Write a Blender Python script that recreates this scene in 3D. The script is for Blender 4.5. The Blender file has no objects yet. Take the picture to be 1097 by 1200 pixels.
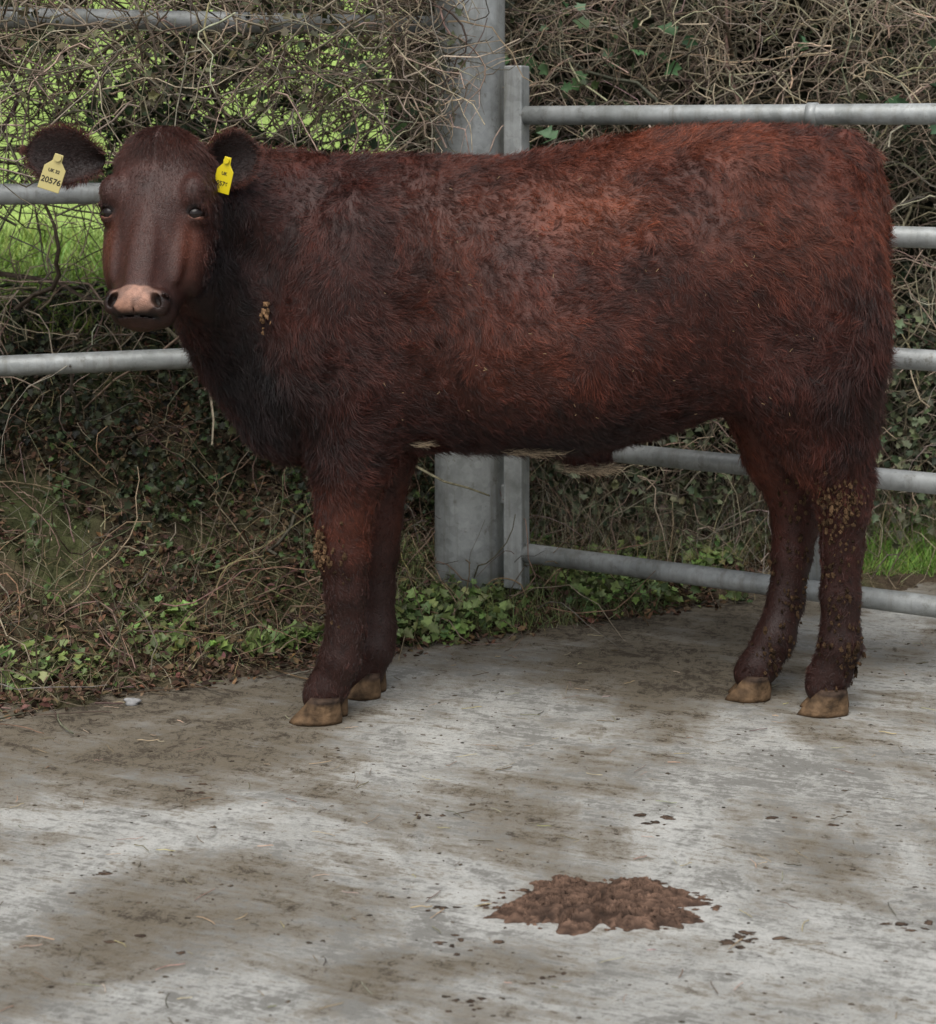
import bpy, math, numpy as np
from mathutils import Vector, Matrix
rng=np.random.default_rng(7)
# ---- survey constants: camera 1.25 m above yard, used to convert measurements to metres
F=2000.; H=1.25; CX=548.5; V0=150.
def W(u,v,Y): return np.array([(u-CX)*Y/F, Y, H-(v-V0)*Y/F])
scene=bpy.context.scene

# ---------------------------------------------------------------- noise
def _h(i,j,k,s):
    n=(i*374761393+j*668265263+k*2147483647+s*974634777)&0xffffffff
    n=((n^(n>>13))*1274126177)&0xffffffff
    return ((n^(n>>16))&0xffff)/65535.0
def vn(p,s=0):
    p=np.asarray(p,dtype=np.float64); i=np.floor(p).astype(np.int64); f=p-i; f=f*f*(3-2*f)
    r=0
    for a in (0,1):
        for b in (0,1):
            for c in (0,1):
                w=(f[...,0] if a else 1-f[...,0])*(f[...,1] if b else 1-f[...,1])*(f[...,2] if c else 1-f[...,2])
                r=r+w*_h(i[...,0]+a,i[...,1]+b,i[...,2]+c,s)
    return r
def fbm(p,o=4,s=0):
    r=0;a=.5;t=0
    for k in range(o):
        r=r+a*vn(np.asarray(p)*(2**k),s+k);t+=a;a*=.5
    return r/t

# ---------------------------------------------------------------- mesh helpers
def mk(name,v,f,mat=None,col=None,smooth=True,parent=None):
    me=bpy.data.meshes.new(name)
    v=np.asarray(v,dtype=np.float32)
    me.from_pydata(v.tolist(),[],f.tolist() if hasattr(f,'tolist') else f)
    if smooth: me.polygons.foreach_set('use_smooth',np.ones(len(me.polygons),dtype=bool))
    if col is not None:
        a=me.color_attributes.new('Col','FLOAT_COLOR','POINT')
        c=np.ones((len(v),4),dtype=np.float32); c[:,:3]=col; a.data.foreach_set('color',c.ravel())
    me.update()
    ob=bpy.data.objects.new(name,me); scene.collection.objects.link(ob)
    if mat: me.materials.append(mat)
    if parent is not None: setp(ob,parent)
    return ob
def setp(ob,parent):
    ob.parent=parent; ob.matrix_parent_inverse=Matrix.Translation(-Vector(parent.location))
def empty(name,loc=(0,0,0)):
    e=bpy.data.objects.new(name,None); e.location=loc; e.empty_display_size=.2
    scene.collection.objects.link(e); return e
def tubes(P,R,S=4,caps=False):
    P=np.asarray(P,dtype=float); R=np.asarray(R,dtype=float)
    N,K,_=P.shape
    T=np.gradient(P,axis=1); T/=np.linalg.norm(T,axis=2,keepdims=True)+1e-9
    ref=np.zeros((N,1,3)); m=np.abs(T.mean(1))
    ax=np.argmin(m,axis=1); ref[np.arange(N),0,ax]=1
    A=np.cross(T,np.broadcast_to(ref,T.shape)); A/=np.linalg.norm(A,axis=2,keepdims=True)+1e-9
    B=np.cross(T,A)
    th=np.arange(S)/S*2*np.pi
    V=P[:,:,None,:]+R[:,:,None,None]*(np.cos(th)[None,None,:,None]*A[:,:,None,:]+np.sin(th)[None,None,:,None]*B[:,:,None,:])
    idx=np.arange(N*K*S).reshape(N,K,S)
    a=idx[:,:-1,:];b=np.roll(idx,-1,axis=2)[:,:-1,:];c=np.roll(idx,-1,axis=2)[:,1:,:];d=idx[:,1:,:]
    Q=np.stack([a,b,c,d],-1).reshape(-1,4)
    if caps:
        fl=Q.tolist()
        for n in range(N):
            fl.append(idx[n,0,::-1].tolist()); fl.append(idx[n,-1,:].tolist())
        return V.reshape(-1,3),fl
    return V.reshape(-1,3),Q
def join(parts):
    vs=[];fs=[];cs=[];o=0
    for p in parts:
        v,f=p[0],p[1]; vs.append(np.asarray(v,float))
        fs+= [[i+o for i in q] for q in (f.tolist() if hasattr(f,'tolist') else f)]
        if len(p)>2: cs.append(np.broadcast_to(p[2],(len(v),3)))
        o+=len(v)
    return np.concatenate(vs),fs,(np.concatenate(cs) if cs else None)
LEAF=np.array([(.4,0,-.05),(0,0,0),(.05,.35,.05),(.33,.26,.02),(.45,.5,.06),(.65,.22,.02),(1,0,-.04),(.65,-.22,.02),(.45,-.5,.06),(.33,-.26,.02),(.05,-.35,.05)])
OVAL=np.array([(.45,0,-.05),(0,0,0),(.2,.2,.03),(.55,.24,.03),(1,0,-.03),(.55,-.24,.03),(.2,-.2,.03)])
def leaves(P,Nn,size,tmpl=LEAF,cols=None,r=rng):
    N=len(P); Nn=Nn/np.linalg.norm(Nn,axis=1,keepdims=True)
    a=r.normal(size=(N,3)); a-=Nn*(a*Nn).sum(1,keepdims=True); a/=np.linalg.norm(a,axis=1,keepdims=True)
    b=np.cross(Nn,a)
    t=tmpl*size[:,None,None] if np.ndim(size) else np.broadcast_to(tmpl*size,(N,)+tmpl.shape)
    t=np.array(t); t[:,:,2]*=r.uniform(.3,4,N)[:,None]
    V=P[:,None,:]+t[:,:,0:1]*a[:,None]+t[:,:,1:2]*b[:,None]+t[:,:,2:3]*Nn[:,None]
    M=len(tmpl); k=np.arange(1,M); k2=np.roll(k,-1)
    base=np.stack([np.zeros(M-1,int),k,k2],1)
    Fc=(base[None]+np.arange(N)[:,None,None]*M).reshape(-1,3)
    C=None if cols is None else np.repeat(cols,M,axis=0)
    return V.reshape(-1,3),Fc,C

# ---------------------------------------------------------------- materials
def newmat(name):
    m=bpy.data.materials.new(name); m.use_nodes=True
    nt=m.node_tree; b=nt.nodes['Principled BSDF']; return m,nt,b
def nd(nt,t,**k):
    n=nt.nodes.new(t)
    for a,v in k.items():
        if a in n.inputs.keys(): n.inputs[a].default_value=v
        else: setattr(n,a,v)
    return n
def attrmat(name,rough=.6,spec=.3,sc=None,amt=.3,bump=0,bsc=200,trans=0):
    m,nt,b=newmat(name)
    at=nd(nt,'ShaderNodeAttribute',attribute_name='Col')
    src=at.outputs['Color']
    if sc:
        g=nd(nt,'ShaderNodeNewGeometry')
        n=nd(nt,'ShaderNodeTexNoise',Scale=sc,Detail=5.0); nt.links.new(g.outputs['Position'],n.inputs['Vector'])
        mr=nd(nt,'ShaderNodeMapRange'); mr.inputs[1].default_value=.3;mr.inputs[2].default_value=.7;mr.inputs[3].default_value=1-amt;mr.inputs[4].default_value=1+amt
        nt.links.new(n.outputs['Fac'],mr.inputs[0])
        mx=nd(nt,'ShaderNodeVectorMath',operation='SCALE'); nt.links.new(src,mx.inputs[0]); nt.links.new(mr.outputs[0],mx.inputs['Scale']); src=mx.outputs[0]
    nt.links.new(src,b.inputs['Base Color'])
    b.inputs['Roughness'].default_value=rough; b.inputs['Specular IOR Level'].default_value=spec
    if bump:
        g2=nd(nt,'ShaderNodeNewGeometry'); n2=nd(nt,'ShaderNodeTexNoise',Scale=float(bsc),Detail=4.0); nt.links.new(g2.outputs['Position'],n2.inputs['Vector'])
        bp=nd(nt,'ShaderNodeBump',Strength=1.0,Distance=bump); nt.links.new(n2.outputs['Fac'],bp.inputs['Height']); nt.links.new(bp.outputs[0],b.inputs['Normal'])
    return m
def simple(name,c,rough=.5,spec=.4,metal=0):
    m,nt,b=newmat(name); b.inputs['Base Color'].default_value=(*c,1); b.inputs['Roughness'].default_value=rough
    b.inputs['Specular IOR Level'].default_value=spec; b.inputs['Metallic'].default_value=metal; return m
def ramp(nt,src,stops):
    r=nd(nt,'ShaderNodeValToRGB'); e=r.color_ramp.elements
    while len(e)<len(stops): e.new(.5)
    for i,(p,c) in enumerate(stops): e[i].position=p; e[i].color=(*c,1) if len(c)==3 else c
    nt.links.new(src,r.inputs[0]); return r
def noise(nt,vec,sc,det=6,rough=.55,dist=0):
    n=nd(nt,'ShaderNodeTexNoise',Scale=float(sc),Detail=float(det),Roughness=rough,Distortion=float(dist)); nt.links.new(vec,n.inputs['Vector']); return n.outputs['Fac']
def mapping(nt,vec,scale,rot=(0,0,0)):
    m=nd(nt,'ShaderNodeMapping'); m.inputs['Scale'].default_value=scale; m.inputs['Rotation'].default_value=rot; nt.links.new(vec,m.inputs['Vector']); return m.outputs[0]
def mix(nt,f,a,b,mode='MIX'):
    m=nd(nt,'ShaderNodeMix',data_type='RGBA',blend_type=mode)
    if isinstance(f,(int,float)): m.inputs[0].default_value=f
    else: nt.links.new(f,m.inputs[0])
    for s,i in ((a,6),(b,7)):
        if isinstance(s,tuple): m.inputs[i].default_value=(*s,1)
        else: nt.links.new(s,m.inputs[i])
    return m.outputs[2]
def msum(nt,terms,const=0.):
    acc=None
    for s,w in terms:
        n=nd(nt,'ShaderNodeMath',operation='MULTIPLY_ADD'); nt.links.new(s,n.inputs[0]); n.inputs[1].default_value=w
        if acc is None: n.inputs[2].default_value=const
        else: nt.links.new(acc,n.inputs[2])
        acc=n.outputs[0]
    return acc

# concrete
def concrete():
    m,nt,b=newmat('weathered_concrete'); g=nd(nt,'ShaderNodeNewGeometry'); P=g.outputs['Position']
    pale=(.56,.56,.53); grey=(.24,.235,.215); dirt=(.165,.135,.092); mud=(.05,.038,.027)
    R1=mapping(nt,P,(1,1,1),(0,0,math.radians(20)))
    grain=noise(nt,P,55,10,.85)
    streak=noise(nt,mapping(nt,R1,(2.2,11,1)),1.5,10,.75,.5)
    brushed=noise(nt,mapping(nt,R1,(9,80,1)),1.3,7,.75,.3)
    big=noise(nt,P,1.5,9,.62,.6)
    big2=noise(nt,mapping(nt,P,(1.1,2.2,1),(0,0,.3)),1.0,6,.6,.4)
    med=noise(nt,P,9,10,.75,.7)
    pits=noise(nt,P,150,5,.85)
    g1=msum(nt,[(med,1.0),(grain,1.0),(streak,.7),(brushed,.7),(big2,.5)],-1.45)
    c1=mix(nt,ramp(nt,g1,[(.37,(0,)*3),(.48,(.5,)*3),(.60,(1,)*3)]).outputs[0],grey,pale)
    sx=nd(nt,'ShaderNodeSeparateXYZ'); nt.links.new(P,sx.inputs[0])
    yy=msum(nt,[(sx.outputs[0],-.45),(sx.outputs[1],1.)])
    mr=nd(nt,'ShaderNodeMapRange'); nt.links.new(yy,mr.inputs[0])
    for i,v in zip((1,2,3,4),(3.1,4.2,0.,.22)): mr.inputs[i].default_value=v
    dm=msum(nt,[(big,1.3),(streak,.9),(med,.7),(grain,.7),(brushed,.4),(mr.outputs[0],1.)],-1.48)
    c2=mix(nt,ramp(nt,dm,[(.49,(0,)*3),(.56,(.55,)*3),(.70,(.92,)*3)]).outputs[0],c1,dirt)
    sp=noise(nt,P,26,10,.95,.8)
    spm=msum(nt,[(dm,.35),(sp,1.)],0)
    c3=mix(nt,ramp(nt,spm,[(.76,(0,)*3),(.81,(.9,)*3)]).outputs[0],c2,mud)
    c3=mix(nt,ramp(nt,pits,[(.34,(.8,)*3),(.42,(0,)*3)]).outputs[0],c3,(.12,.10,.08))
    nt.links.new(c3,b.inputs['Base Color']); b.inputs['Roughness'].default_value=.8; b.inputs['Specular IOR Level'].default_value=.25
    h2=msum(nt,[(grain,1.2),(brushed,.8),(sp,1.0),(med,1.5)])
    bp=nd(nt,'ShaderNodeBump',Strength=.8,Distance=.005); nt.links.new(h2,bp.inputs['Height']); nt.links.new(bp.outputs[0],b.inputs['Normal'])
    return m
def galv():
    m,nt,b=newmat('galvanised_steel'); g=nd(nt,'ShaderNodeTexCoord'); P=g.outputs['Object']
    v=nd(nt,'ShaderNodeTexVoronoi',Scale=55.0); nt.links.new(P,v.inputs['Vector'])
    n=noise(nt,P,7,8,.7)
    c=mix(nt,.6,ramp(nt,v.outputs['Color'],[(.2,(.26,.275,.275)),(.8,(.40,.42,.42))]).outputs[0],ramp(nt,n,[(.32,(.13,.14,.125)),(.5,(.30,.315,.31)),(.65,(.46,.48,.48))]).outputs[0])
    d=noise(nt,P,26,7,.75); c=mix(nt,ramp(nt,d,[(.57,(0,)*3),(.70,(.75,)*3)]).outputs[0],c,(.10,.09,.065))
    st=noise(nt,mapping(nt,P,(40,40,2.5)),1,6,.7); c=mix(nt,ramp(nt,st,[(.5,(0,)*3),(.68,(.5,)*3)]).outputs[0],c,(.15,.14,.11))
    nt.links.new(c,b.inputs['Base Color']); b.inputs['Metallic'].default_value=.25; b.inputs['Roughness'].default_value=.5
    bp=nd(nt,'ShaderNodeBump',Strength=.4,Distance=.002); nt.links.new(d,bp.inputs['Height']); nt.links.new(bp.outputs[0],b.inputs['Normal'])
    return m
M_conc=concrete(); M_galv=galv()
M_ground=attrmat('soil_and_turf',.9,.15,22,.45,.02,60)
M_leaf=attrmat('leaf',.5,.35,40,.25)
M_ivy=attrmat('ivy_leaf',.55,.3,30,.3)
M_twig=attrmat('twig_bark',.85,.15,60,.4)
M_dry=attrmat('dry_litter',.85,.15,90,.35)
M_dung=attrmat('dung',.75,.2,60,.4,.003,260)
M_skin=attrmat('cow_skin',.5,.3,80,.15,.0015,300)
M_nose=attrmat('cow_head_skin',.42,.35,120,.22,.0016,420)
M_fur=attrmat('cow_fur',.38,.4)
M_hoof=attrmat('hoof_horn',.75,.2,45,.6,.003,120)
M_mud=attrmat('dried_mud',.9,.1,150,.4)

# ---------------------------------------------------------------- terrain
ex=[-30,-6,-1.0,-.3,.56,1.2,6,30]; ey=[-9,1.7,3.62,3.98,4.42,4.62,5.3,8]
SL=[-60,-1,-.05,.1,.3,.6,.9,1.3,2.0,40,80]
HL=[-.03,-.03,-.02,.018,.05,.16,.40,.64,.72,3.9,9]
HR=[-.03,-.03,-.02,.012,.02,.03,.05,.10,.30,3.6,9]
def terr(x,y):
    s=y-np.interp(x,ex,ey)
    k=np.clip((x+.15)/.7,0,1); k=k*k*(3-2*k)
    h=np.interp(s,SL,HL)*(1-k)+np.interp(s,SL,HR)*k
    p=np.stack([x,y,x*0],-1)
    amp=np.clip((s+.25)/.6,0,1)
    h=h+(fbm(p*5,4,3)-.5)*.09*amp+(fbm(p*18,3,9)-.5)*.03*np.clip((s+.3)/.3,0,1)
    return h,s
gx=np.concatenate([np.linspace(-60,-3,24)[:-1],np.linspace(-3,-1.4,50)[:-1],np.linspace(-1.4,1.7,260)[:-1],np.linspace(1.7,3.2,45)[:-1],np.linspace(3.2,60,24)])
gy=np.concatenate([np.linspace(-30,3,16)[:-1],np.linspace(3,6,260)[:-1],np.linspace(6,9,50)[:-1],np.linspace(9,90,60)])
X,Y=np.meshgrid(gx,gy,indexing='ij'); Z,S=terr(X,Y)
nx,ny=X.shape; idx=np.arange(nx*ny).reshape(nx,ny)
Q=np.stack([idx[:-1,:-1],idx[1:,:-1],idx[1:,1:],idx[:-1,1:]],-1).reshape(-1,4)
p3=np.stack([X,Y,Z*0],-1).reshape(-1,3)
s=S.ravel()
soil=np.array([.075,.055,.037]); dark=np.array([.028,.025,.016]); turf=np.array([.30,.42,.11]); moss=np.array([.05,.065,.022])
n1=fbm(p3*4,4,1)[:,None]; n2=fbm(p3*.6,4,5)[:,None]
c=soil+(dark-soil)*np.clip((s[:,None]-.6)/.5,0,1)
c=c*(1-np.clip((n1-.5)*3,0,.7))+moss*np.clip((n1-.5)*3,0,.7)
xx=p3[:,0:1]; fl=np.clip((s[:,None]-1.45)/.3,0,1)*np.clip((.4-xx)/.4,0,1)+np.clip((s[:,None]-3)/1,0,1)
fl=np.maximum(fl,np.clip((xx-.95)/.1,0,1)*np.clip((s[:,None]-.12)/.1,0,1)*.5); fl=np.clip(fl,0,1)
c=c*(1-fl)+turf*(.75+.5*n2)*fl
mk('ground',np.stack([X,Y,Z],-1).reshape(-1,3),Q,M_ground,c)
cx_=np.linspace(-9,9,60); pts=[]
nyc=40
for i,x in enumerate(cx_):
    ye=np.interp(x,ex,ey)+.35
    for j in range(nyc):
        pts.append((x,-6+(ye+6)*j/(nyc-1),0))
idc=np.arange(60*nyc).reshape(60,nyc)
mk('concrete_yard',np.array(pts),np.stack([idc[:-1,:-1],idc[1:,:-1],idc[1:,1:],idc[:-1,1:]],-1).reshape(-1,4),M_conc)

# ---------------------------------------------------------------- gates & post
def rail(a,b,r,S=16,n=6):
    a=np.array(a,float);b=np.array(b,float); t=np.linspace(0,1,n)[:,None]
    return tubes((a+(b-a)*t)[None],np.full((1,n),r),S,True)
def box(c,dx,dy,dz,ang=0):
    c=np.array(c); v=np.array([(i,j,k) for i in(-1,1) for j in(-1,1) for k in(-1,1)],float)*[dx/2,dy/2,dz/2]
    ca,sa=math.cos(ang),math.sin(ang); v=np.stack([v[:,0]*ca-v[:,1]*sa,v[:,0]*sa+v[:,1]*ca,v[:,2]],1)+c
    return v,[[0,1,3,2],[4,6,7,5],[0,4,5,1],[2,3,7,6],[0,2,6,4],[1,5,7,3]]
def bev(ob,w=.004):
    m=ob.modifiers.new('b','BEVEL'); m.width=w; m.segments=2; m.limit_method='ANGLE'
A=np.array([.125,4.39]); B=np.array([1.02,3.91]); d=(B-A)/np.linalg.norm(B-A); L=2.7; ang=math.atan2(d[1],d[0])
gate=empty('field_gate',(A[0],A[1],0))
parts=[]
for z in (1.282,1.0,.72,.44,.16):
    a=A+d*.02; e=A+d*L
    parts.append(rail((a[0],a[1],z),(e[0],e[1],z),.0245))
v,f,_=join(parts); mk('rails',v,f,M_galv,parent=gate)
o=mk('hinge_stile',*box((A[0],A[1],.74),.052,.05,1.34,ang)[:2],M_galv,smooth=False,parent=gate); bev(o)
o=mk('end_stile',*box((*(A+d*(L+.02)),.72),.052,.05,1.24,ang)[:2],M_galv,smooth=False,parent=gate); bev(o)
for k,dd in enumerate((.78,1.75)):
    q=A+d*dd
    o=mk('brace_%d'%(k+1),*box((q[0]-d[1]*.03,q[1]+d[0]*.03,.72),.035,.008,1.16,ang)[:2],M_galv,smooth=False,parent=gate)
    v,f=tubes(np.array([[(q[0]-d[0]*.012,q[1]-d[1]*.012,1.282),(q[0]+d[0]*.012,q[1]+d[1]*.012,1.282)]]),np.full((1,2),.028),16,True)
    mk('clamp_%d'%(k+1),v,f,M_galv,parent=gate)
PX,PY=.005,4.47
post=empty('gate_post',(PX,PY,0))
v,f=rail((PX,PY,-.1),(PX,PY,2.15),.092,40,10); mk('tube',v,f,M_galv,parent=post)
v,f=rail((PX,PY,2.15),(PX,PY,2.17),.096,40,3); mk('cap',v,f,M_galv,parent=post)
for z in (.3,1.12):
    o=mk('hinge_lug',*box((PX+.095,PY-.03,z),.06,.04,.05,ang)[:2],M_galv,smooth=False,parent=post); bev(o)
A2=np.array([PX-.06,4.53]); B2=np.array([-1.14,4.17]); d2=(B2-A2)/np.linalg.norm(B2-A2)
fence=empty('rail_fence',(B2[0],B2[1],0))
parts=[]
for z in (1.52,1.088,.668):
    e=A2+d2*3.4; parts.append(rail((*A2,z),(*e,z),.026,16,10))
v,f,_=join(parts); mk('rails',v,f,M_galv,parent=fence)
e=A2+d2*3.4
v,f=rail((*e,-.3),(*e,1.7),.05,20); mk('end_post',v,f,M_galv,parent=fence)

# ---------------------------------------------------------------- hedge
def yh(x): return np.where(x<0,5.0+.22*x,5.0+.12*x)
def yfence(x): return 4.40+.333*x
def strands(P0,D0,Ln,K,wig,droop=0,r=rng):
    N=len(P0); P=np.zeros((N,K,3)); P[:,0]=P0; D=D0/np.linalg.norm(D0,axis=1,keepdims=True)
    curl=r.normal(size=(N,3))*wig*.35
    for k in range(1,K):
        D=D+r.normal(size=(N,3))*wig+curl; D[:,2]-=droop; D/=np.linalg.norm(D,axis=1,keepdims=True)
        P[:,k]=P[:,k-1]+D*(Ln/(K-1))[:,None]
    return P
hedge=empty('hedge',(0,5.0,0))
def twigset(N,xr,zf,rr,Lr,yspread,yo=0,wig=.38,cb=(.30,.25,.185),up=.25,yfn=yh,dy=.6):
    x=rng.uniform(*xr,N); z=zf(N,x); y=yfn(x)+yo+rng.normal(size=N)*yspread
    D=rng.normal(size=(N,3))*[1,dy,.6]; D[:,2]+=up
    Ln=rng.uniform(*Lr,N); K=9
    P=strands(np.stack([x,y,z],1),D,Ln,K,wig,.03)
    R=rng.uniform(*rr,N)[:,None]*np.linspace(1,.45,K)[None]
    v,q=tubes(P,R,3)
    c=np.array(cb)*rng.uniform(.3,1.4,N)[:,None]*(1+rng.normal(size=(N,3))*.06)
    return v,q,np.repeat(c,K*3,axis=0)
def zleft(N,x): return np.where(rng.random(N)<.85,rng.uniform(1.15,2.1,N),rng.uniform(.55,1.2,N))
def zright(N,x): return rng.uniform(.05,2.1,N)
def zmid(N,x): return np.where(rng.random(N)<.6,rng.uniform(1.35,1.9,N),rng.uniform(1.15,1.9,N))
sets=[twigset(4600,(-2.6,.15),zleft,(.0014,.0038),(.15,.6),.22),
      twigset(7500,(0,3.0),zright,(.0012,.0032),(.12,.5),.2,-.02,.42),
      twigset(1100,(-2.6,-.1),zmid,(.0014,.0036),(.2,.6),.09,0,.34,yfn=yfence,dy=.35),
      twigset(260,(-.22,-.04),lambda N,x:rng.uniform(1.15,2.0,N),(.0014,.0035),(.12,.35),.03,-.08,.36,yfn=yfence,dy=.2,up=.1),
      twigset(900,(.2,3.0),lambda N,x:rng.uniform(1.3,2.0,N),(.0014,.0034),(.15,.5),.1,-.25,.4,(.36,.30,.22)),
      twigset(260,(-2.6,3.0),lambda N,x:rng.uniform(.3,1.6,N),(.004,.009),(.5,1.1),.2,.1,.22,(.19,.16,.12),.7)]
for k,(v,q,c) in enumerate(sets): mk('branches_%d'%(k+1),v,q,M_twig,c,parent=hedge)
ux=np.linspace(-.25,4,170); uz=np.linspace(-.1,2.7,110)
UX,UZ=np.meshgrid(ux,uz,indexing='ij'); pp=np.stack([UX,UZ,UX*0],-1)
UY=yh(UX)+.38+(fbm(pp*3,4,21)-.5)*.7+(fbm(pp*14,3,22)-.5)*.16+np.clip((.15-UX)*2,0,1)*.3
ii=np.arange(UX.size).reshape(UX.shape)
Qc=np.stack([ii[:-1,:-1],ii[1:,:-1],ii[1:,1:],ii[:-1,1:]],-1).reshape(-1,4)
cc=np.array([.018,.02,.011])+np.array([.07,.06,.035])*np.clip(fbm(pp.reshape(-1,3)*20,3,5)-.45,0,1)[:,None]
keep=fbm((pp+5).reshape(-1,3)*4,3,8)>np.clip(.5-(UX.ravel()+.25),0,.6)
Qc=Qc[keep[Qc].all(1)]
mk('shade_backing',np.stack([UX,UY,UZ],-1).reshape(-1,3),Qc,M_twig,cc,parent=hedge)  # lumpy sheet for the hedge core; its near-black colour paints the shade inside
def clumpleaf(N,xr,zr,yo,ys,size,col,thr,sd,yfn=yh,fq=3):
    x=rng.uniform(*xr,N*4); z=rng.uniform(*zr,N*4)
    q=np.stack([x*fq,z*fq,x*0],-1); k=fbm(q,3,sd)>thr; x=x[k][:N]; z=z[k][:N]; n=len(x)
    y=yfn(x)+yo+rng.normal(size=n)*ys
    Nn=rng.normal(size=(n,3))*.7+[0,-.8,.5]
    c=np.array(col)*rng.uniform(.4,1.7,n)[:,None]*(1+rng.normal(size=(n,3))*.1); c=np.clip(c,.004,1)
    return leaves(np.stack([x,y,z],1),Nn,rng.uniform(*size,n),LEAF,c)
L=[clumpleaf(4500,(0,3.0),(.1,2.1),.12,.2,(.015,.035),(.032,.044,.020),.54,31),
   clumpleaf(8000,(-2.6,.1),(1.05,2.1),.12,.2,(.02,.045),(.022,.038,.014),.50,33),
   clumpleaf(5500,(0,3.0),(.08,.75),-.12,.12,(.015,.032),(.085,.10,.055),.42,35),
   clumpleaf(260,(-2.0,3.0),(1.0,2.0),-.25,.12,(.03,.06),(.07,.13,.06),.58,37),
   clumpleaf(1300,(-2.6,.0),(1.3,1.9),0,.07,(.012,.03),(.08,.08,.04),.5,39,yfn=yfence)]
for k,(v,q,c) in enumerate(L): mk('ivy_%d'%(k+1),v,q,M_ivy,c,parent=hedge)

def scatter(N,xr,sr,thr=None,sd=0,fs_=3):
    x=rng.uniform(*xr,N); s=rng.uniform(*sr,N)
    y=np.interp(x,ex,ey)+s
    if thr is not None:
        k=fbm(np.stack([x*fs_,y*fs_,x*0],-1),3,sd)>thr; x=x[k];y=y[k];s=s[k]
    z,_=terr(x,y); return np.stack([x,y,z],1)
def rc(col,n,a=.5,b=1.5): return np.clip(np.array(col)*rng.uniform(a,b,n)[:,None]*(1+rng.normal(size=(n,3))*.1),.004,1)
P=scatter(19000,(-2.8,.3),(.62,1.55),.49,41,5); P[:,2]+=rng.uniform(0,.12,len(P)); P[:,1]-=rng.uniform(0,.05,len(P))
v,q,c=leaves(P,rng.normal(size=P.shape)*.7+[0,-.6,.6],rng.uniform(.009,.028,len(P)),LEAF,rc((.021,.027,.012),len(P),.2,2.2))
mk('bank_ivy',v,q,M_ivy,c)
N=2600; P0=scatter(N,(-2.8,.4),(.05,1.6)); n=len(P0); P0[:,2]+=.03
Pm=strands(P0,rng.normal(size=(n,3))*[1,.7,.3]+[0,0,.4],rng.uniform(.08,.45,n),9,.35,.1)
zz,_=terr(Pm[:,:,0],Pm[:,:,1]); Pm[:,:,2]=np.maximum(Pm[:,:,2],zz+.006)
v,q=tubes(Pm,rng.uniform(.0009,.0026,n)[:,None]*np.linspace(1,.5,9)[None],3)
mk('dead_brambles',v,q,M_twig,np.repeat(rc((.20,.155,.105),n,.2,1.4),27,axis=0))
P=scatter(38000,(-2.8,.9),(-.03,1.3),.33,51,4); P[:,2]+=rng.uniform(0,.025,len(P))
v,q,c=leaves(P,rng.normal(size=P.shape)*.5+[0,-.1,1],rng.uniform(.008,.028,len(P)),OVAL,rc((.105,.066,.042),len(P),.25,1.7))
mk('leaf_litter',v,q,M_dry,c)
def weeds(N,xr,sr,thr,sd,col,hz,size):
    P=scatter(N,xr,sr,thr,sd,5.5); P[:,2]+=rng.uniform(.01,hz,len(P))
    return leaves(P,rng.normal(size=P.shape)*.5+[0,-.35,1],rng.uniform(*size,len(P)),LEAF,rc(col,len(P),.4,1.5))
ws=[weeds(3000,(-.85,-.2),(.10,.36),.51,66,(.15,.205,.06),.05,(.014,.036)),
    weeds(1500,(-1.6,-.6),(.10,.42),.53,61,(.13,.17,.055),.05,(.012,.030)),
    weeds(2800,(-.2,.75),(.02,.42),.54,62,(.14,.19,.06),.06,(.014,.036)),
    weeds(2000,(-2.8,.9),(.03,.70),.56,63,(.08,.12,.035),.05,(.010,.024)),
    weeds(1300,(-1.1,.4),(.40,.9),.57,64,(.05,.08,.025),.08,(.012,.028))]
v,f,c=join(ws); mk('verge_weeds',v,f,M_leaf,c)
def grass(P,Lr,col,lean=.35,w=.0022):
    n=len(P); D=rng.normal(size=(n,3))*[lean,lean,.1]+[0,0,1]
    K=5; G=strands(P,D,rng.uniform(*Lr,n),K,.12,.12)
    side=rng.normal(size=(n,3))*[1,1,0]; side/=np.linalg.norm(side,axis=1,keepdims=True)
    wd=w*np.linspace(1,.15,K)[None,:,None]
    V=np.stack([G-side[:,None]*wd,G+side[:,None]*wd],2)
    ix=np.arange(n*K*2).reshape(n,K,2)
    Qg=np.stack([ix[:,:-1,0],ix[:,:-1,1],ix[:,1:,1],ix[:,1:,0]],-1).reshape(-1,4)
    return V.reshape(-1,3),Qg,np.repeat(col,K*2,axis=0)
gs=[]
P=scatter(8000,(-.2,1.0),(.02,.5),.45,71); gs.append(grass(P,(.02,.09),rc((.14,.17,.065),len(P)),.5,.0016))
P=scatter(2600,(-2.6,-.1),(.05,.6),.52,72); gs.append(grass(P,(.02,.07),rc((.12,.14,.06),len(P)),.6,.0016))
P=scatter(5500,(-1.6,1.2),(.0,.7)); gs.append(grass(P,(.03,.11),rc((.26,.21,.13),len(P)),1.2,.0012))
P=scatter(11000,(.93,2.6),(.10,1.0)); gs.append(grass(P,(.03,.10),rc((.14,.25,.045),len(P)),.5,.002))
P=scatter(4000,(.1,2.6),(.25,.9)); gs.append(grass(P,(.1,.3),rc((.24,.21,.14),len(P)),.5,.0016))
v,f,c=join(gs); mk('verge_grass',v,f,M_leaf,c,smooth=False)
P=scatter(18000,(-3.2,-.2),(1.35,3.2)); v,q,c=grass(P,(.04,.12),rc((.28,.39,.10),len(P),.7,1.3),.35,.004); mk('pasture_grass',v,q,M_leaf,c,smooth=False)

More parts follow.
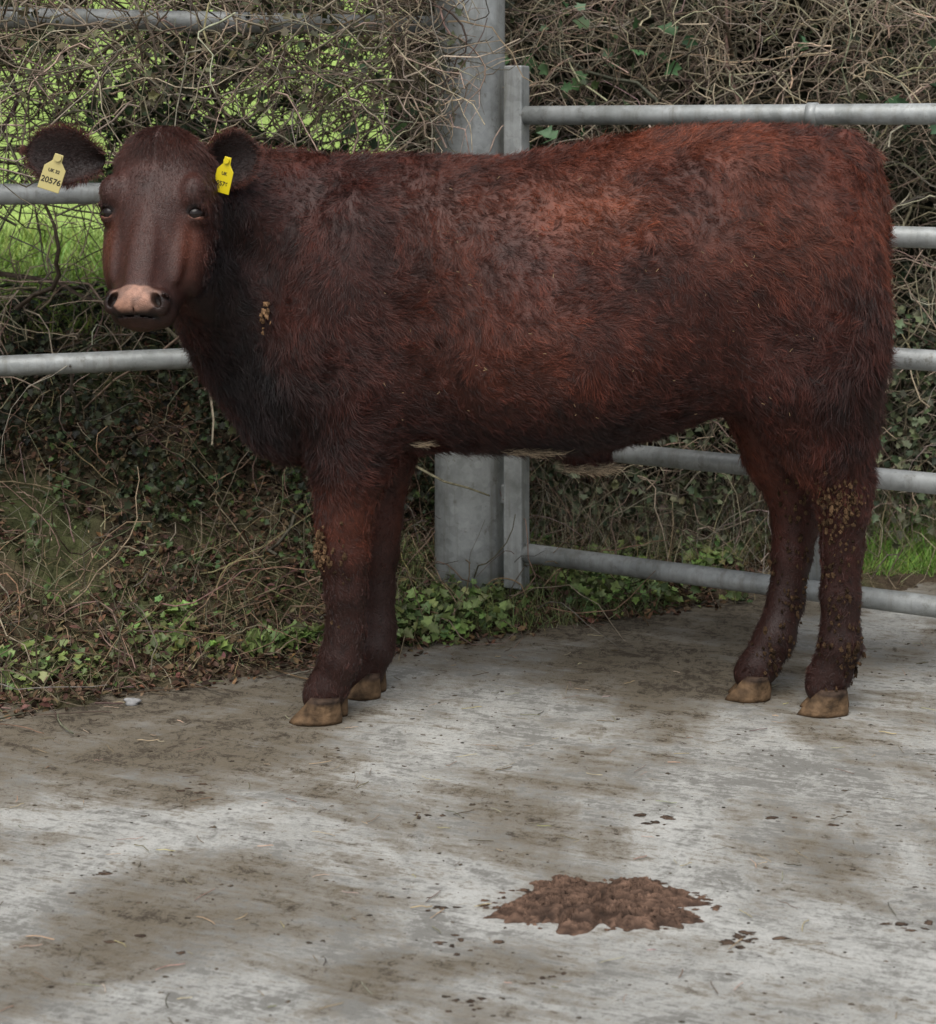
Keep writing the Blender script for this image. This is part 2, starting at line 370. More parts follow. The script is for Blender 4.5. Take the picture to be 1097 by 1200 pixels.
# ---------------------------------------------------------------- COW
CY=3.72
cow=empty('cow',(0.1,CY,0))
prof=[(210,300,350,.01,-.04),(219,250,392,.06,-.04),(237,212,432,.085,-.035),(262,188,470,.11,-.03),(300,175,512,.145,-.02),(340,177,536,.175,-.01),
(400,184,544,.20,-.005),(460,181,532,.215,0),(520,182,523,.235,0),(600,184,525,.255,0),(680,171,530,.265,0),(760,156,511,.265,0),(840,148,482,.25,0),
(900,148,474,.235,0),(960,152,468,.21,0),(990,161,460,.18,0),(1010,182,440,.14,0),(1024,230,400,.085,0),(1031,300,330,.01,0)]
pr=np.array(prof,float)
xs=(pr[:,0]-CX)*CY/F; zt=H-(pr[:,1]-V0)*CY/F; zb=H-(pr[:,2]-V0)*CY/F
xf=np.linspace(xs[0],xs[-1],700)
def sm(a,w=25):
    t=np.interp(xf,xs,a); k=np.hanning(w); k/=k.sum(); q=np.pad(t,w//2,mode='edge'); return np.convolve(q,k,'valid')
Tt,Tb,Tw,Tc=sm(zt),sm(zb),sm(pr[:,3]),sm(pr[:,4])
def smin(a,b,k):
    h=np.clip(.5+.5*(b-a)/k,0,1); return b*(1-h)+a*h-k*h*(1-h)
def cone(p,a,b,r1,r2,ys=1.0):
    a=a.astype(np.float32);b=b.astype(np.float32); ab=b-a; t=np.clip(((p-a)@ab)/(ab@ab),0,1)
    q=p-a-t[...,None]*ab
    if ys!=1: q=q*np.array([1,ys,1],dtype=np.float32)
    return np.sqrt((q**2).sum(-1))-(r1+(r2-r1)*t)
def ell(p,c,r,pitch=0):
    q=p-c.astype(np.float32)
    if pitch:
        ca,sa=math.cos(pitch),math.sin(pitch); q=np.stack([q[...,0]*ca+q[...,2]*sa,q[...,1],-q[...,0]*sa+q[...,2]*ca],-1)
    r=np.array(r,dtype=np.float32); k0=np.sqrt(((q/r)**2).sum(-1)); k1=np.sqrt(((q/(r*r))**2).sum(-1))+1e-6
    return k0*(k0-1)/k1
pitch=math.radians(22); yaw=math.radians(-8)
O=W(184,152,3.40)
def rz(v): c_,s_=math.cos(yaw),math.sin(yaw); return np.array([v[0]*c_-v[1]*s_,v[0]*s_+v[1]*c_,v[2]])
HL_=rz(np.array([1.,0,0])); HD=rz(np.array([0,-math.sin(pitch),-math.cos(pitch)])); HN=rz(np.array([0,-math.cos(pitch),math.sin(pitch)]))
def hp(a,t,n): return O+HL_*a+HD*t+HN*n
ht=np.array([(-.012,.02,-.06,-.10),(.0,.052,-.03,-.12),(.03,.092,-.012,-.16),(.09,.112,-.002,-.19),(.145,.115,.002,-.20),(.18,.110,.000,-.21),(.22,.100,-.003,-.21),(.275,.083,-.004,-.185),
(.315,.069,-.002,-.15),(.35,.066,.003,-.13),(.372,.063,-.002,-.11),(.388,.048,-.016,-.09),(.396,.012,-.04,-.06)])
def headl(p):
    q=p-O.astype(np.float32); return q@HL_.astype(np.float32),q@HD.astype(np.float32),q@HN.astype(np.float32)
def hell(a,t,n,c,r):
    qa,qt,qn=(a-c[0])/r[0],(t-c[1])/r[1],(n-c[2])/r[2]
    k0=np.sqrt(qa**2+qt**2+qn**2); k1=np.sqrt((qa/r[0])**2+(qt/r[1])**2+(qn/r[2])**2)+1e-6
    return k0*(k0-1)/k1
tfine=np.linspace(-.012,.396,300)
def hs(col):
    t=np.interp(tfine,ht[:,0],ht[:,col]); k=np.hanning(21);k/=k.sum(); return np.convolve(np.pad(t,10,mode='edge'),k,'valid')
h1,h2,h3=hs(1),hs(2),hs(3)
NT=.352 # nostril level
ET=.162 # eye level
EA=.091
def headsdf(p):
    a,t,n=headl(p)
    w=np.interp(t,tfine,h1);nf=np.interp(t,tfine,h2);nb=np.interp(t,tfine,h3)
    nc=(nf+nb)/2; hh=(nf-nb)/2
    rel=np.clip((n-nc)/hh,-1,1)
    w2=w*(1-.20*np.clip(rel,0,1)**2*np.clip(t/.2,0,1)-.12*np.clip(-rel,0,1))
    e=2.3
    d=((np.abs(a)/w2)**e+(np.abs(n-nc)/hh)**e)**(1/e); d=(d-1)*np.minimum(w2,hh)
    out=np.maximum(tfine[0]-t,t-tfine[-1]); d=np.where(out>0,np.maximum(d,0)+out,d)
    for sgn in (-1,1):
        d=smin(d,hell(a,t,n,(sgn*.082,.122,-.024),(.027,.034,.026)),.018)      # brow
        d=smin(d,hell(a,t,n,(sgn*.082,.235,-.11),(.024,.075,.06)),.03)     # cheek
        d=smin(d,hell(a,t,n,(sgn*.064,.245,-.036),(.012,.06,.012)),.015)     # facial crest
        d=smin(d,hell(a,t,n,(sgn*.046,NT,-.014),(.020,.026,.020)),.012)   # nostril wing
    d=smin(d,hell(a,t,n,(0,.27,-.006),(.024,.09,.012)),.02)     # nasal bridge
    d=smin(d,hell(a,t,n,(0,NT-.002,-.008),(.044,.026,.020)),.015)
    d=smin(d,hell(a,t,n,(0,.362,-.07),(.05,.024,.05)),.02)
    d=smin(d,hell(a,t,n,(0,.015,-.06),(.065,.04,.055)),.04)  # poll
    for sgn in (-1,1):
        d=-smin(-d,hell(a,t,n,(sgn*.076,.178,.016),(.018,.022,.016)),.02)      # hollow below eye
        d=smin(d,hell(a,t,n,(sgn*.087,ET-.002,-.044),(.024,.026,.024)),.012)
        d=-smin(-d,hell(a,t+.22*(sgn*a-EA),n,(sgn*EA*1.06,ET+.003,-.024),(.0175,.0090,.026)),.003)
        d=smin(d,hell(a,t,n,(sgn*.090,ET-.014,-.029),(.022,.006,.014)),.006)   # heavy upper lid
        e1=hell(a-sgn*(.043+.30*(t-NT)),t,n,(0,NT,.004),(.0085,.0145,.018))
        d=-smin(-d,e1,.004)
        e2=hell(a,t-.25*(sgn*a-.057),n,(sgn*.057,NT-.008,-.010),(.013,.0045,.012)); d=-smin(-d,e2,.003)
    d=-smin(-d,hell(a,t,n,(0,.379,-.035),(.040,.0022,.03)),.004)
    d=-smin(-d,hell(a,t,n,(0,.370,.004),(.0015,.010,.012)),.004)
    return d
legs=[
 [(425,440,3.60,.115),(412,540,3.61,.081),(403,610,3.61,.057),(402,648,3.61,.054),(405,690,3.61,.042),(405,740,3.62,.040),(399,772,3.62,.044),(384,806,3.62,.041),(376,816,3.62,.040)],
 [(450,440,3.82,.10),(444,540,3.81,.076),(441,610,3.80,.056),(440,645,3.80,.051),(441,690,3.80,.040),(443,735,3.79,.039),(439,760,3.78,.042),(428,786,3.78,.039),(424,792,3.78,.039)],
 [(945,440,3.62,.135),(966,510,3.63,.096),(984,562,3.65,.064),(988,592,3.65,.054),(987,640,3.66,.044),(985,700,3.66,.040),(985,755,3.66,.044),(974,788,3.67,.042),(965,804,3.67,.041)],
 [(900,450,3.81,.12),(915,530,3.81,.083),(932,585,3.81,.058),(932,612,3.81,.051),(928,650,3.80,.043),(921,705,3.79,.039),(908,748,3.77,.043),(890,780,3.76,.040),(880,790,3.76,.039)]]
def at(u,v,sy,dy): 
    w_=W(u,v,CY); return np.array([w_[0],CY+sy*dy,w_[2]])
def bodysdf(p):
    x,y,z=p[...,0],p[...,1],p[...,2]
    a,b,w,c_=(np.interp(x,xf,q).astype(np.float32) for q in (Tt,Tb,Tw,Tc))
    zc=(a+b)/2; hh=np.maximum((a-b)/2,.004); rel=(z-zc)/hh
    w=w*(1-.20*np.clip(rel,0,1)**1.5-.10*np.clip(-rel,0,1)**2)
    e=2.25
    d=((np.abs(y-CY-c_)/w)**e+np.abs(rel)**e)**(1/e); d=(d-1)*np.minimum(w,hh)
    out=np.maximum(xf[0]-x,x-xf[-1]); d=np.where(out>0,np.maximum(d,0)+out,d)
    for sy in (-1,1):
        d=smin(d,ell(p,at(405,340,sy,.135),(.12,.085,.23),-.25),.04)   # shoulder blade
        d=smin(d,ell(p,at(360,430,sy,.12),(.075,.075,.10),-.5),.04)   # point of shoulder
        d=smin(d,ell(p,at(945,350,sy,.13),(.145,.10,.27),.12),.05)   # thigh
        d=smin(d,ell(p,at(850,205,sy,.13),(.09,.05,.05)),.08)        # hook bone
        d=smin(d,ell(p,at(885,415,sy,.145),(.07,.075,.12),.3),.05)       # stifle
        d=smin(d,ell(p,at(640,400,sy,.13),(.25,.165,.17)),.06)       # barrel
    d=smin(d,ell(p,W(345,485,3.70),(.09,.11,.07),.5),.05)
    d=smin(d,ell(p,W(690,537,3.68),(.045,.025,.026)),.03)
    for ch in legs:
        dl=None
        for i in range(len(ch)-1):
            A_=W(*ch[i][:3]);B_=W(*ch[i+1][:3]); q=cone(p,A_,B_,ch[i][3],ch[i+1][3],1.12)
            dl=q if dl is None else smin(dl,q,.018)
        d=smin(d,dl,.045)
    d=smin(d,ell(p,W(1008,566,3.65),(.022,.028,.035)),.03)
    d=smin(d,ell(p,W(955,588,3.81),(.02,.026,.034)),.03)
    tl=[(990,166,.028),(1015,188,.027),(1028,235,.023),(1032,320,.020),(1030,400,.018),(1023,470,.017),(1015,520,.021)]
    for i in range(len(tl)-1):
        d=smin(d,cone(p,W(tl[i][0],tl[i][1],3.70),W(tl[i+1][0],tl[i+1][1],3.70),tl[i][2],tl[i+1][2]),.012)
    return d
def sdf(p):
    d=bodysdf(p)
    d=smin(d,cone(p,hp(.0,.10,-.13),W(330,265,3.70),.070,.12),.05)
    d=smin(d,cone(p,hp(.0,.20,-.15),W(295,370,3.70),.065,.12),.05)
    d=smin(d,headsdf(p),.025)
    return d
def surfnet(lo,hi,h):
    ax=[np.arange(lo[i],hi[i]+h,h,dtype=np.float32) for i in range(3)]
    shp=[len(a) for a in ax]; Fv=np.empty(shp,dtype=np.float32)
    for i0 in range(0,shp[0],24):
        g=np.stack(np.meshgrid(ax[0][i0:i0+24],ax[1],ax[2],indexing='ij'),-1); Fv[i0:i0+24]=sdf(g)
    ins=Fv<0
    cs=[ins[i:shp[0]-1+i,j:shp[1]-1+j,k:shp[2]-1+k] for i in(0,1) for j in(0,1) for k in(0,1)]
    sm_=sum(c.astype(np.int8) for c in cs); act=(sm_>0)&(sm_<8)
    I=np.argwhere(act); vid=-np.ones(act.shape,dtype=np.int64); vid[act]=np.arange(len(I))
    acc=np.zeros((len(I),3)); cnt=np.zeros(len(I))
    cor=[(i,j,k) for i in(0,1) for j in(0,1) for k in(0,1)]
    for a_ in cor:
        for b_ in cor:
            if sum(abs(np.array(a_)-b_))==1 and a_<b_:
                fa=Fv[I[:,0]+a_[0],I[:,1]+a_[1],I[:,2]+a_[2]]; fb=Fv[I[:,0]+b_[0],I[:,1]+b_[1],I[:,2]+b_[2]]
                m=(fa<0)!=(fb<0); t=np.where(m,fa/(fa-fb+1e-12),0)
                pos=np.array(a_)+t[:,None]*(np.array(b_)-np.array(a_))
                acc+=pos*m[:,None]; cnt+=m
    Vv=(I+acc/cnt[:,None])*h+np.array([a[0] for a in ax])
    quads=[]
    for axn in range(3):
        sl0=[slice(1,-1)]*3; sl1=[slice(1,-1)]*3; sl0[axn]=slice(0,-1); sl1[axn]=slice(1,None)
        a0=ins[tuple(sl0)]; a1=ins[tuple(sl1)]; ch=np.argwhere(a0!=a1)
        st=a0[tuple(ch.T)]
        g=ch.copy()
        for k in range(3):
            if k!=axn: g[:,k]+=1
        u_,w_=[(1,2),(2,0),(0,1)][axn]
        def cell(du,dw):
            q=g.copy(); q[:,u_]+=du; q[:,w_]+=dw; return vid[tuple(q.T)]
        qd=np.stack([cell(-1,-1),cell(0,-1),cell(0,0),cell(-1,0)],1)
        qd[~st]=qd[~st][:,::-1]; quads.append(qd)
    Qd=np.concatenate(quads); Qd=Qd[(Qd>=0).all(1)]
    return Vv,Qd
hb_lo=np.array([-.80,3.12,.80]); hb_hi=np.array([-.515,3.53,1.33])
Vb,Qb=surfnet((-.80,3.12,.01),(1.0,4.08,1.36),.0075)
cen=Vb[Qb].mean(1); keep=~((cen>hb_lo+.006)&(cen<hb_hi-.006)).all(1); Qb=Qb[keep]
Vh,Qh=surfnet(hb_lo,hb_hi,.003)
def compact(V,Q):
    u=np.unique(Q); m=-np.ones(len(V),int); m[u]=np.arange(len(u)); return V[u],m[Q]
Vb,Qb=compact(Vb,Qb); Vh,Qh=compact(Vh,Qh)
print('cow verts',len(Vb),len(Vh))
def gss(u,v,cu,cv,ru,rv): return np.exp(-(((u-cu)/ru)**2+((v-cv)/rv)**2))
def coat(p):
    u=CX+(p[:,0])*F/CY; v=V0+(H-p[:,2])*F/CY
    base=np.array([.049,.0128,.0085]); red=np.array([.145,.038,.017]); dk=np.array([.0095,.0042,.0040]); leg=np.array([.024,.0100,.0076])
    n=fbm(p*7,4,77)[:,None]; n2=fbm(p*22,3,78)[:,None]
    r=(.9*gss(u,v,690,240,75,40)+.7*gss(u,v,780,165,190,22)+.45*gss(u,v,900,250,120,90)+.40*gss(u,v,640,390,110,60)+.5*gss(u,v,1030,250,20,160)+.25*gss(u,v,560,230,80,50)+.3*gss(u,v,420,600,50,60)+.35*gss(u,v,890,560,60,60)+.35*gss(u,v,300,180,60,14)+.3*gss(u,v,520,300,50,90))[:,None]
    k=(1.1*gss(u,v,280,320,50,140)+.8*gss(u,v,340,470,80,70)+.6*gss(u,v,600,505,160,26)+.3*gss(u,v,450,260,90,80)+.5*gss(u,v,720,480,90,40)+.5*gss(u,v,990,450,60,90)+.3*gss(u,v,520,400,60,80))[:,None]  # dark coat patches; the neck one also paints in the shadow beside the jaw
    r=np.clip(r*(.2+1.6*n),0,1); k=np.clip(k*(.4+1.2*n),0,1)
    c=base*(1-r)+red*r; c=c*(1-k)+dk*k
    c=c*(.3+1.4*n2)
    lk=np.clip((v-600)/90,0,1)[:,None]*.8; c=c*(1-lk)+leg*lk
    a,t,nn=headl(p.astype(np.float32)); 
    hd=np.clip((.02-(-nn-.10))/.06,0,1)*np.clip((.43-t)/.03,0,1)*np.clip((t+.06)/.03,0,1)*np.clip((.15-np.abs(a))/.03,0,1); hd=hd[:,None]
    fc=np.array([.049,.0160,.0110])*(.45+1.1*n2)
    fr=(np.exp(-((np.abs(a)-.080)/.02)**2-((t-.225)/.05)**2))[:,None]*.7; fc=fc*(1-fr)+np.array([.125,.034,.016])*fr
    sh=(np.exp(-(a/.035)**2-((t-.22)/.10)**2))[:,None]*.3; fc=fc*(1-sh)+np.array([.07,.029,.021])*sh  # sheen along the nose bridge, painted into the face colour
    ed=(np.exp(-((np.abs(a)-.090)/.018)**2-((t-ET)/.026)**2))[:,None]*.7; fc=fc*(1-ed)+np.array([.010,.005,.005])*ed
    mz=np.exp(-((t-.36)/.035)**2)[:,None]*.7; fc=fc*(1-mz)+np.array([.026,.014,.011])*mz
    return c*(1-hd)+fc*hd
def nosemask(p):
    a,t,n=headl(p.astype(np.float32)); q=p*70
    wv=(vn(q,3)-.5)*.35
    tt=(t-NT)/.028; aa=a/(.050-.50*np.clip(t-NT,-.01,.03))
    e=(np.abs(tt)**2.4+np.abs(aa)**2.6)+wv; return np.clip((1.1-e)/.3,0,1)*(n>-.045)
def eyemask(p,g=1.):
    a,t,n=headl(p.astype(np.float32)); e=np.sqrt(((np.abs(a)-.094)/(.021*g))**2+((t-ET-.002)/(.0135*g))**2+((n+.025)/.034)**2); return np.clip((1.15-e)/.25,0,1)
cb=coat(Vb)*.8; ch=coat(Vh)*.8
nm=nosemask(Vh)[:,None]; a_,t_,n_=headl(Vh.astype(np.float32))
nn_=fbm(Vh*55,4,5)[:,None]
pink=np.array([.38,.205,.145])*(.5+.8*nn_); gm=np.clip((fbm(Vh*30,3,9)[:,None]-.54)*6,0,.75); pink=pink*(1-gm)+np.array([.15,.09,.07])*gm
nost=0
for sgn in (-1,1): nost=nost+np.exp(-(((a_-sgn*(.043+.30*(t_-NT)))/.0105)**2+((t_-NT)/.016)**2)**1.5)+.9*np.exp(-((a_-sgn*.057)/.013)**2-((t_-NT+.006)/.010)**2)
dkn=(np.clip(nost,0,1))[:,None]; low=np.clip((t_-NT-.014)/.012,0,1)[:,None]
pink=pink*(1-dkn*.95)*(1-low*.4)
ch=ch*(1-nm)+pink*nm
dk2=dkn*(1-nm); ch=ch*(1-dk2*.8)
em=eyemask(Vh)[:,None]; lower=np.clip((t_-ET-.007)/.005,0,1)[:,None]
ch=ch*(1-em)+(np.array([.008,.005,.005])*(1-lower)+np.array([.15,.06,.038])*lower)*em
mo=(np.exp(-((t_-.379)/.005)**2)*(np.abs(a_)<.045)*(n_>-.07))[:,None]; ch=ch*(1-mo)+np.array([.006,.004,.004])*mo
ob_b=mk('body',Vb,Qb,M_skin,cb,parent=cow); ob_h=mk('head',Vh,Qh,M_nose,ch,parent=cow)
for o in (ob_b,ob_h):
    m=o.modifiers.new('s','SMOOTH'); m.factor=.5; m.iterations=2 if o is ob_b else 1

def ear(base,tip,nrm,wid,cup,name):
    base=np.array(base);tip=np.array(tip); Ld=tip-base; L=np.linalg.norm(Ld); Ld/=L
    nrm=np.array(nrm,float); nrm-=Ld*(nrm@Ld); nrm/=np.linalg.norm(nrm); sd=np.cross(nrm,Ld)
    na,nb=26,21; V=[];C=[]
    for side in (0,1):
        for i in range(na):
            a=i/(na-1); w=wid*(np.interp(a,[0,.12,.35,.6,.8,.92,1],[.36,.58,.95,1,.80,.48,.06]))
            for j in range(nb):
                b=-1+2*j/(nb-1)
                dep=cup*(b*b-.6)*np.interp(a,[0,.3,.7,1],[1.6,1.15,.6,.1])-.02*a*a
                off=(.0035*(1-b**4))*np.interp(a,[0,.9,1],[1.6,1,.2])*(1 if side==0 else -1)
                V.append(base+Ld*L*a+sd*w*b+nrm*(dep+off))
                if side==0:
                    rim=min(abs(b)**5*.9+max(0,a-.88)*3,1); C.append(np.array([.012,.006,.005])*(1-rim)+np.array([.075,.021,.013])*rim)
                else: C.append(np.array([.04,.012,.008]))
    ix=np.arange(2*na*nb).reshape(2,na,nb)
    q=lambda g:np.stack([g[:-1,:-1],g[1:,:-1],g[1:,1:],g[:-1,1:]],-1).reshape(-1,4)
    fs=q(ix[0])[:,::-1].tolist()+q(ix[1]).tolist()
    for i in range(na-1):
        for j,fl in ((0,1),(nb-1,0)):
            r=[ix[0,i,j],ix[0,i+1,j],ix[1,i+1,j],ix[1,i,j]]; fs.append([int(k) for k in (r if fl else r[::-1])])
    for j in range(nb-1): fs.append([int(ix[0,na-1,j]),int(ix[0,na-1,j+1]),int(ix[1,na-1,j+1]),int(ix[1,na-1,j])])
    V=np.array(V);C=np.array(C); o=mk(name,V,fs,M_skin,C,parent=cow)
    return o,V,ix,Ld,sd,nrm,C
E1=ear(W(120,190,3.47),W(28,176,3.47),(-.12,-1,.05),.058,.022,'ear')
E2=ear(W(238,194,3.46),W(304,178,3.50),(.30,-1,.0),.053,.030,'ear')

M_eye=simple('eye_cornea',(.009,.005,.004),.22,.35)
for k,sgn in enumerate((-1,1)):
    bpy.ops.mesh.primitive_uv_sphere_add(segments=32,ring_count=20,radius=.0185,location=hp(sgn*.0865,ET+.001,-.0395))
    e=bpy.context.object; e.name='eyeball'; e.data.materials.append(M_eye); bpy.ops.object.shade_smooth(); setp(e,cow)

def claw(cx,cy,Lh,wd,ht_,side,rot):
    ns=28;lv=8; V=[];C=[]
    for k in range(lv):
        f=k/(lv-1); z=f*ht_
        toe=-Lh*.60+f*ht_*1.0; heel=Lh*.40-f*ht_*.10
        if k==0: toe+=.002;heel-=.002
        for i in range(ns):
            th=2*math.pi*i/ns; cx0=math.cos(th); sy=math.sin(th)
            x=(toe+heel)/2+cx0*(heel-toe)/2
            y=sy*wd/2*(1-.25*max(0,-cx0)**2)*(1-.12*f)
            x_,y_=x*math.cos(rot)-y*math.sin(rot),x*math.sin(rot)+y*math.cos(rot)
            nzz=.003*(vn(np.array([[x_*40+cx*30,y_*40+cy*9,z*60]]),3)[0]-.5)*2
            V.append((cx+x_+nzz,cy+y_+nzz,z+.001)); g=.6+.7*vn(np.array([[x_*35+cx*20,y_*35,z*90]]),7)[0]
            base=np.array([.115,.072,.040]) if z<ht_*.8 else np.array([.05,.032,.022])
            C.append(base*g)
    fs=[]
    for k in range(lv-1):
        for i in range(ns):
            j=(i+1)%ns; fs.append([k*ns+i,k*ns+j,(k+1)*ns+j,(k+1)*ns+i])
    fs.append(list(range(ns))[::-1]); fs.append([(lv-1)*ns+i for i in range(ns)])
    return np.array(V),fs,np.array(C)
for k,(u,Yh,Lh) in enumerate(((372,3.61,.118),(426,3.77,.086),(963,3.66,.114),(875,3.755,.104))):
    x=(u-CX)*Yh/F+.008
    v,f,c=join([claw(x,Yh-.023,Lh,.050,.052,-1,.03),claw(x+.012,Yh+.023,Lh*.96,.048,.052,1,-.02)])
    mk('hoof_%d'%(k+1),v,f,M_hoof,c,parent=cow)
def blob(c,r,flat=1,sd=0,n=(10,7),nz=.5):
    th=np.linspace(0,2*np.pi,n[0],endpoint=False);ph=np.linspace(0.12,np.pi-.12,n[1])
    T,Pp=np.meshgrid(th,ph,indexing='ij'); d=np.stack([np.cos(T)*np.sin(Pp),np.sin(T)*np.sin(Pp),np.cos(Pp)],-1)
    rr=r*(1+nz*2*(vn(d*2.3+sd*3.7,sd)-.5))
    V=d*rr[...,None]; V[...,2]*=flat; V=V+np.array(c); ix=np.arange(n[0]*n[1]).reshape(n); 
    A=np.stack([ix[:,:-1],ix[:,1:],np.roll(ix,-1,0)[:,1:],np.roll(ix,-1,0)[:,:-1]],-1).reshape(-1,4).tolist()
    A.append(ix[:,0].tolist()); A.append(ix[:,-1][::-1].tolist())
    return V.reshape(-1,3),A
# --- fur
def tri_sample(V,Q,N,wfun=None):
    T=np.concatenate([Q[:,[0,1,2]],Q[:,[0,2,3]]]); a,b,c=V[T[:,0]],V[T[:,1]],V[T[:,2]]
    cr=np.cross(b-a,c-a); ar=np.linalg.norm(cr,axis=1)
    vnorm=np.zeros_like(V); 
    for k in range(3): np.add.at(vnorm,T[:,k],cr)
    vnorm/=np.linalg.norm(vnorm,axis=1,keepdims=True)+1e-12
    w=ar.copy()
    if wfun is not None: w*=wfun((a+b+c)/3)
    w/=w.sum(); k=rng.choice(len(T),N,p=w)
    r1=np.sqrt(rng.random(N));r2=rng.random(N); w0=1-r1;w1=r1*(1-r2);w2=r1*r2
    P=w0[:,None]*a[k]+w1[:,None]*b[k]+w2[:,None]*c[k]
    Nn=w0[:,None]*vnorm[T[k,0]]+w1[:,None]*vnorm[T[k,1]]+w2[:,None]*vnorm[T[k,2]]
    return P,Nn/np.linalg.norm(Nn,axis=1,keepdims=True),ar.sum()/2
def clumpc(P,cell,sd):
    q=P/cell+vn(P*60,sd)[:,None]*.8; i=np.floor(q).astype(np.int64)
    j=np.stack([_h(i[:,0],i[:,1],i[:,2],sd+k) for k in range(3)],1)
    return (i+j)*cell-(q*cell-P)
def hair(name,P,Nn,flow,Ln,col,rad,lift=.4,K=4,jit=.18,par=cow,clump=None,cell=.014):
    N=len(P)
    t=flow-Nn*(flow*Nn).sum(1,keepdims=True); t/=np.linalg.norm(t,axis=1,keepdims=True)+1e-6
    j=rng.normal(size=(N,3))*jit
    pts=np.zeros((N,K,3)); pts[:,0]=P-Nn*.002
    for k in range(1,K):
        s_=k/(K-1); dr=t+Nn*(lift*(1.5-1.3*s_))+j*(1+s_*.5); dr/=np.linalg.norm(dr,axis=1,keepdims=True)
        pts[:,k]=pts[:,k-1]+dr*(Ln/(K-1))[:,None]
    if clump is not None:
        dv=clumpc(P,cell,91)-P; dv-=Nn*(dv*Nn).sum(1,keepdims=True)
        for k in range(1,K): pts[:,k]+=dv*(clump*(k/(K-1))**1.3)[:,None]
    hc=bpy.data.hair_curves.new(name); hc.add_curves([K]*N)
    hc.attributes['position'].data.foreach_set('vector',pts.astype(np.float32).ravel())
    ra=hc.attributes.get('radius') or hc.attributes.new('radius','FLOAT','POINT')
    R=rad*np.linspace(1,.25,K)[None]*rng.uniform(.7,1.2,N)[:,None]
    ra.data.foreach_set('value',R.astype(np.float32).ravel())
    ca=hc.attributes.new('Col','FLOAT_COLOR','POINT')
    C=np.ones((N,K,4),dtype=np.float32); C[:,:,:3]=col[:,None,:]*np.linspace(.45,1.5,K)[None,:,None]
    ca.data.foreach_set('color',C.ravel())
    hc.materials.append(M_fur)
    o=bpy.data.objects.new(name,hc); scene.collection.objects.link(o); setp(o,par); return o
P,Nn,ar=tri_sample(Vb,Qb,255000,lambda c:(c[:,2]>.055)*np.where(c[:,1]<CY+.02,1.,.42)); print('area',ar)
u=CX+P[:,0]*F/CY; v=V0+(H-P[:,2])*F/CY
legk=np.clip((v-540)/60,0,1)
flow=np.stack([.85+0*u,0*u,-.55+0*u],1)
flow[:,0]=np.where(u<420,.35,.85)*(1-legk)+.15*legk; flow[:,2]=np.where(u<420,-.9,-.6)*(1-legk)-1*legk
rear=np.clip((u-880)/90,0,1)[:,None]; flow=flow*(1-rear)+np.array([.1,0,-1.])*rear
q=P*9; flow=flow+np.stack([fbm(q,3,11)-.5,fbm(q,3,12)-.5,fbm(q,3,13)-.5],1)*3.2
q=P*45; cl=np.stack([vn(q,14)-.5,vn(q,15)-.5,vn(q,16)-.5],1); flow=flow+cl*1.6
Ln=.023+.016*(fbm(P*8,3,17)-.5)*2+.020*gss(u,v,980,440,80,90)+.010*gss(u,v,600,520,220,40)+.008*gss(u,v,320,450,90,90)
Ln=Ln*(1-legk)+.012*legk; Ln*=rng.uniform(.6,1.25,len(P))
cr_=.5+1.0*_h(*(np.floor(P.T/.018+vn(P*60,91)[None,:]*.8).astype(np.int64)),5)
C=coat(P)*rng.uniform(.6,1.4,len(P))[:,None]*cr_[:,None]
tipl=rng.random(len(P))<.05; C[tipl]*=1.6
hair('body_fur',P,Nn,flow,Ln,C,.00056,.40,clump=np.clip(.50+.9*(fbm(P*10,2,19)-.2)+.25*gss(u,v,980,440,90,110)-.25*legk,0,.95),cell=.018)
P,Nn,ar=tri_sample(Vh,Qh,85000,lambda c:(1-np.clip(nosemask(c)*1.3,0,1))*(1-np.clip(eyemask(c,.9)*1.5,0,1)))
a_,t_,n_=headl(P.astype(np.float32))
back=np.clip((-n_-.09)/.05,0,1); poll=np.exp(-((t_-.02)/.035)**2)
Ln=.0085+.016*poll+.010*back; Ln=Ln*np.clip((.41-t_)/.2,.4,1)*rng.uniform(.6,1.2,len(P))
flow=HD+HL_*0+np.sign(a_)[:,None]*HL_*.35; flow=np.broadcast_to(flow,P.shape)*(1-back[:,None])+np.array([.5,0,-.8])*back[:,None]
q=P*30; flow=flow+np.stack([vn(q,14)-.5,vn(q,15)-.5,vn(q,16)-.5],1)*1.3
hair('head_fur',P,Nn,flow,Ln,coat(P)*rng.uniform(.5,1.6,len(P))[:,None],.00044,.30,clump=.35*np.ones(len(P)),cell=.009)
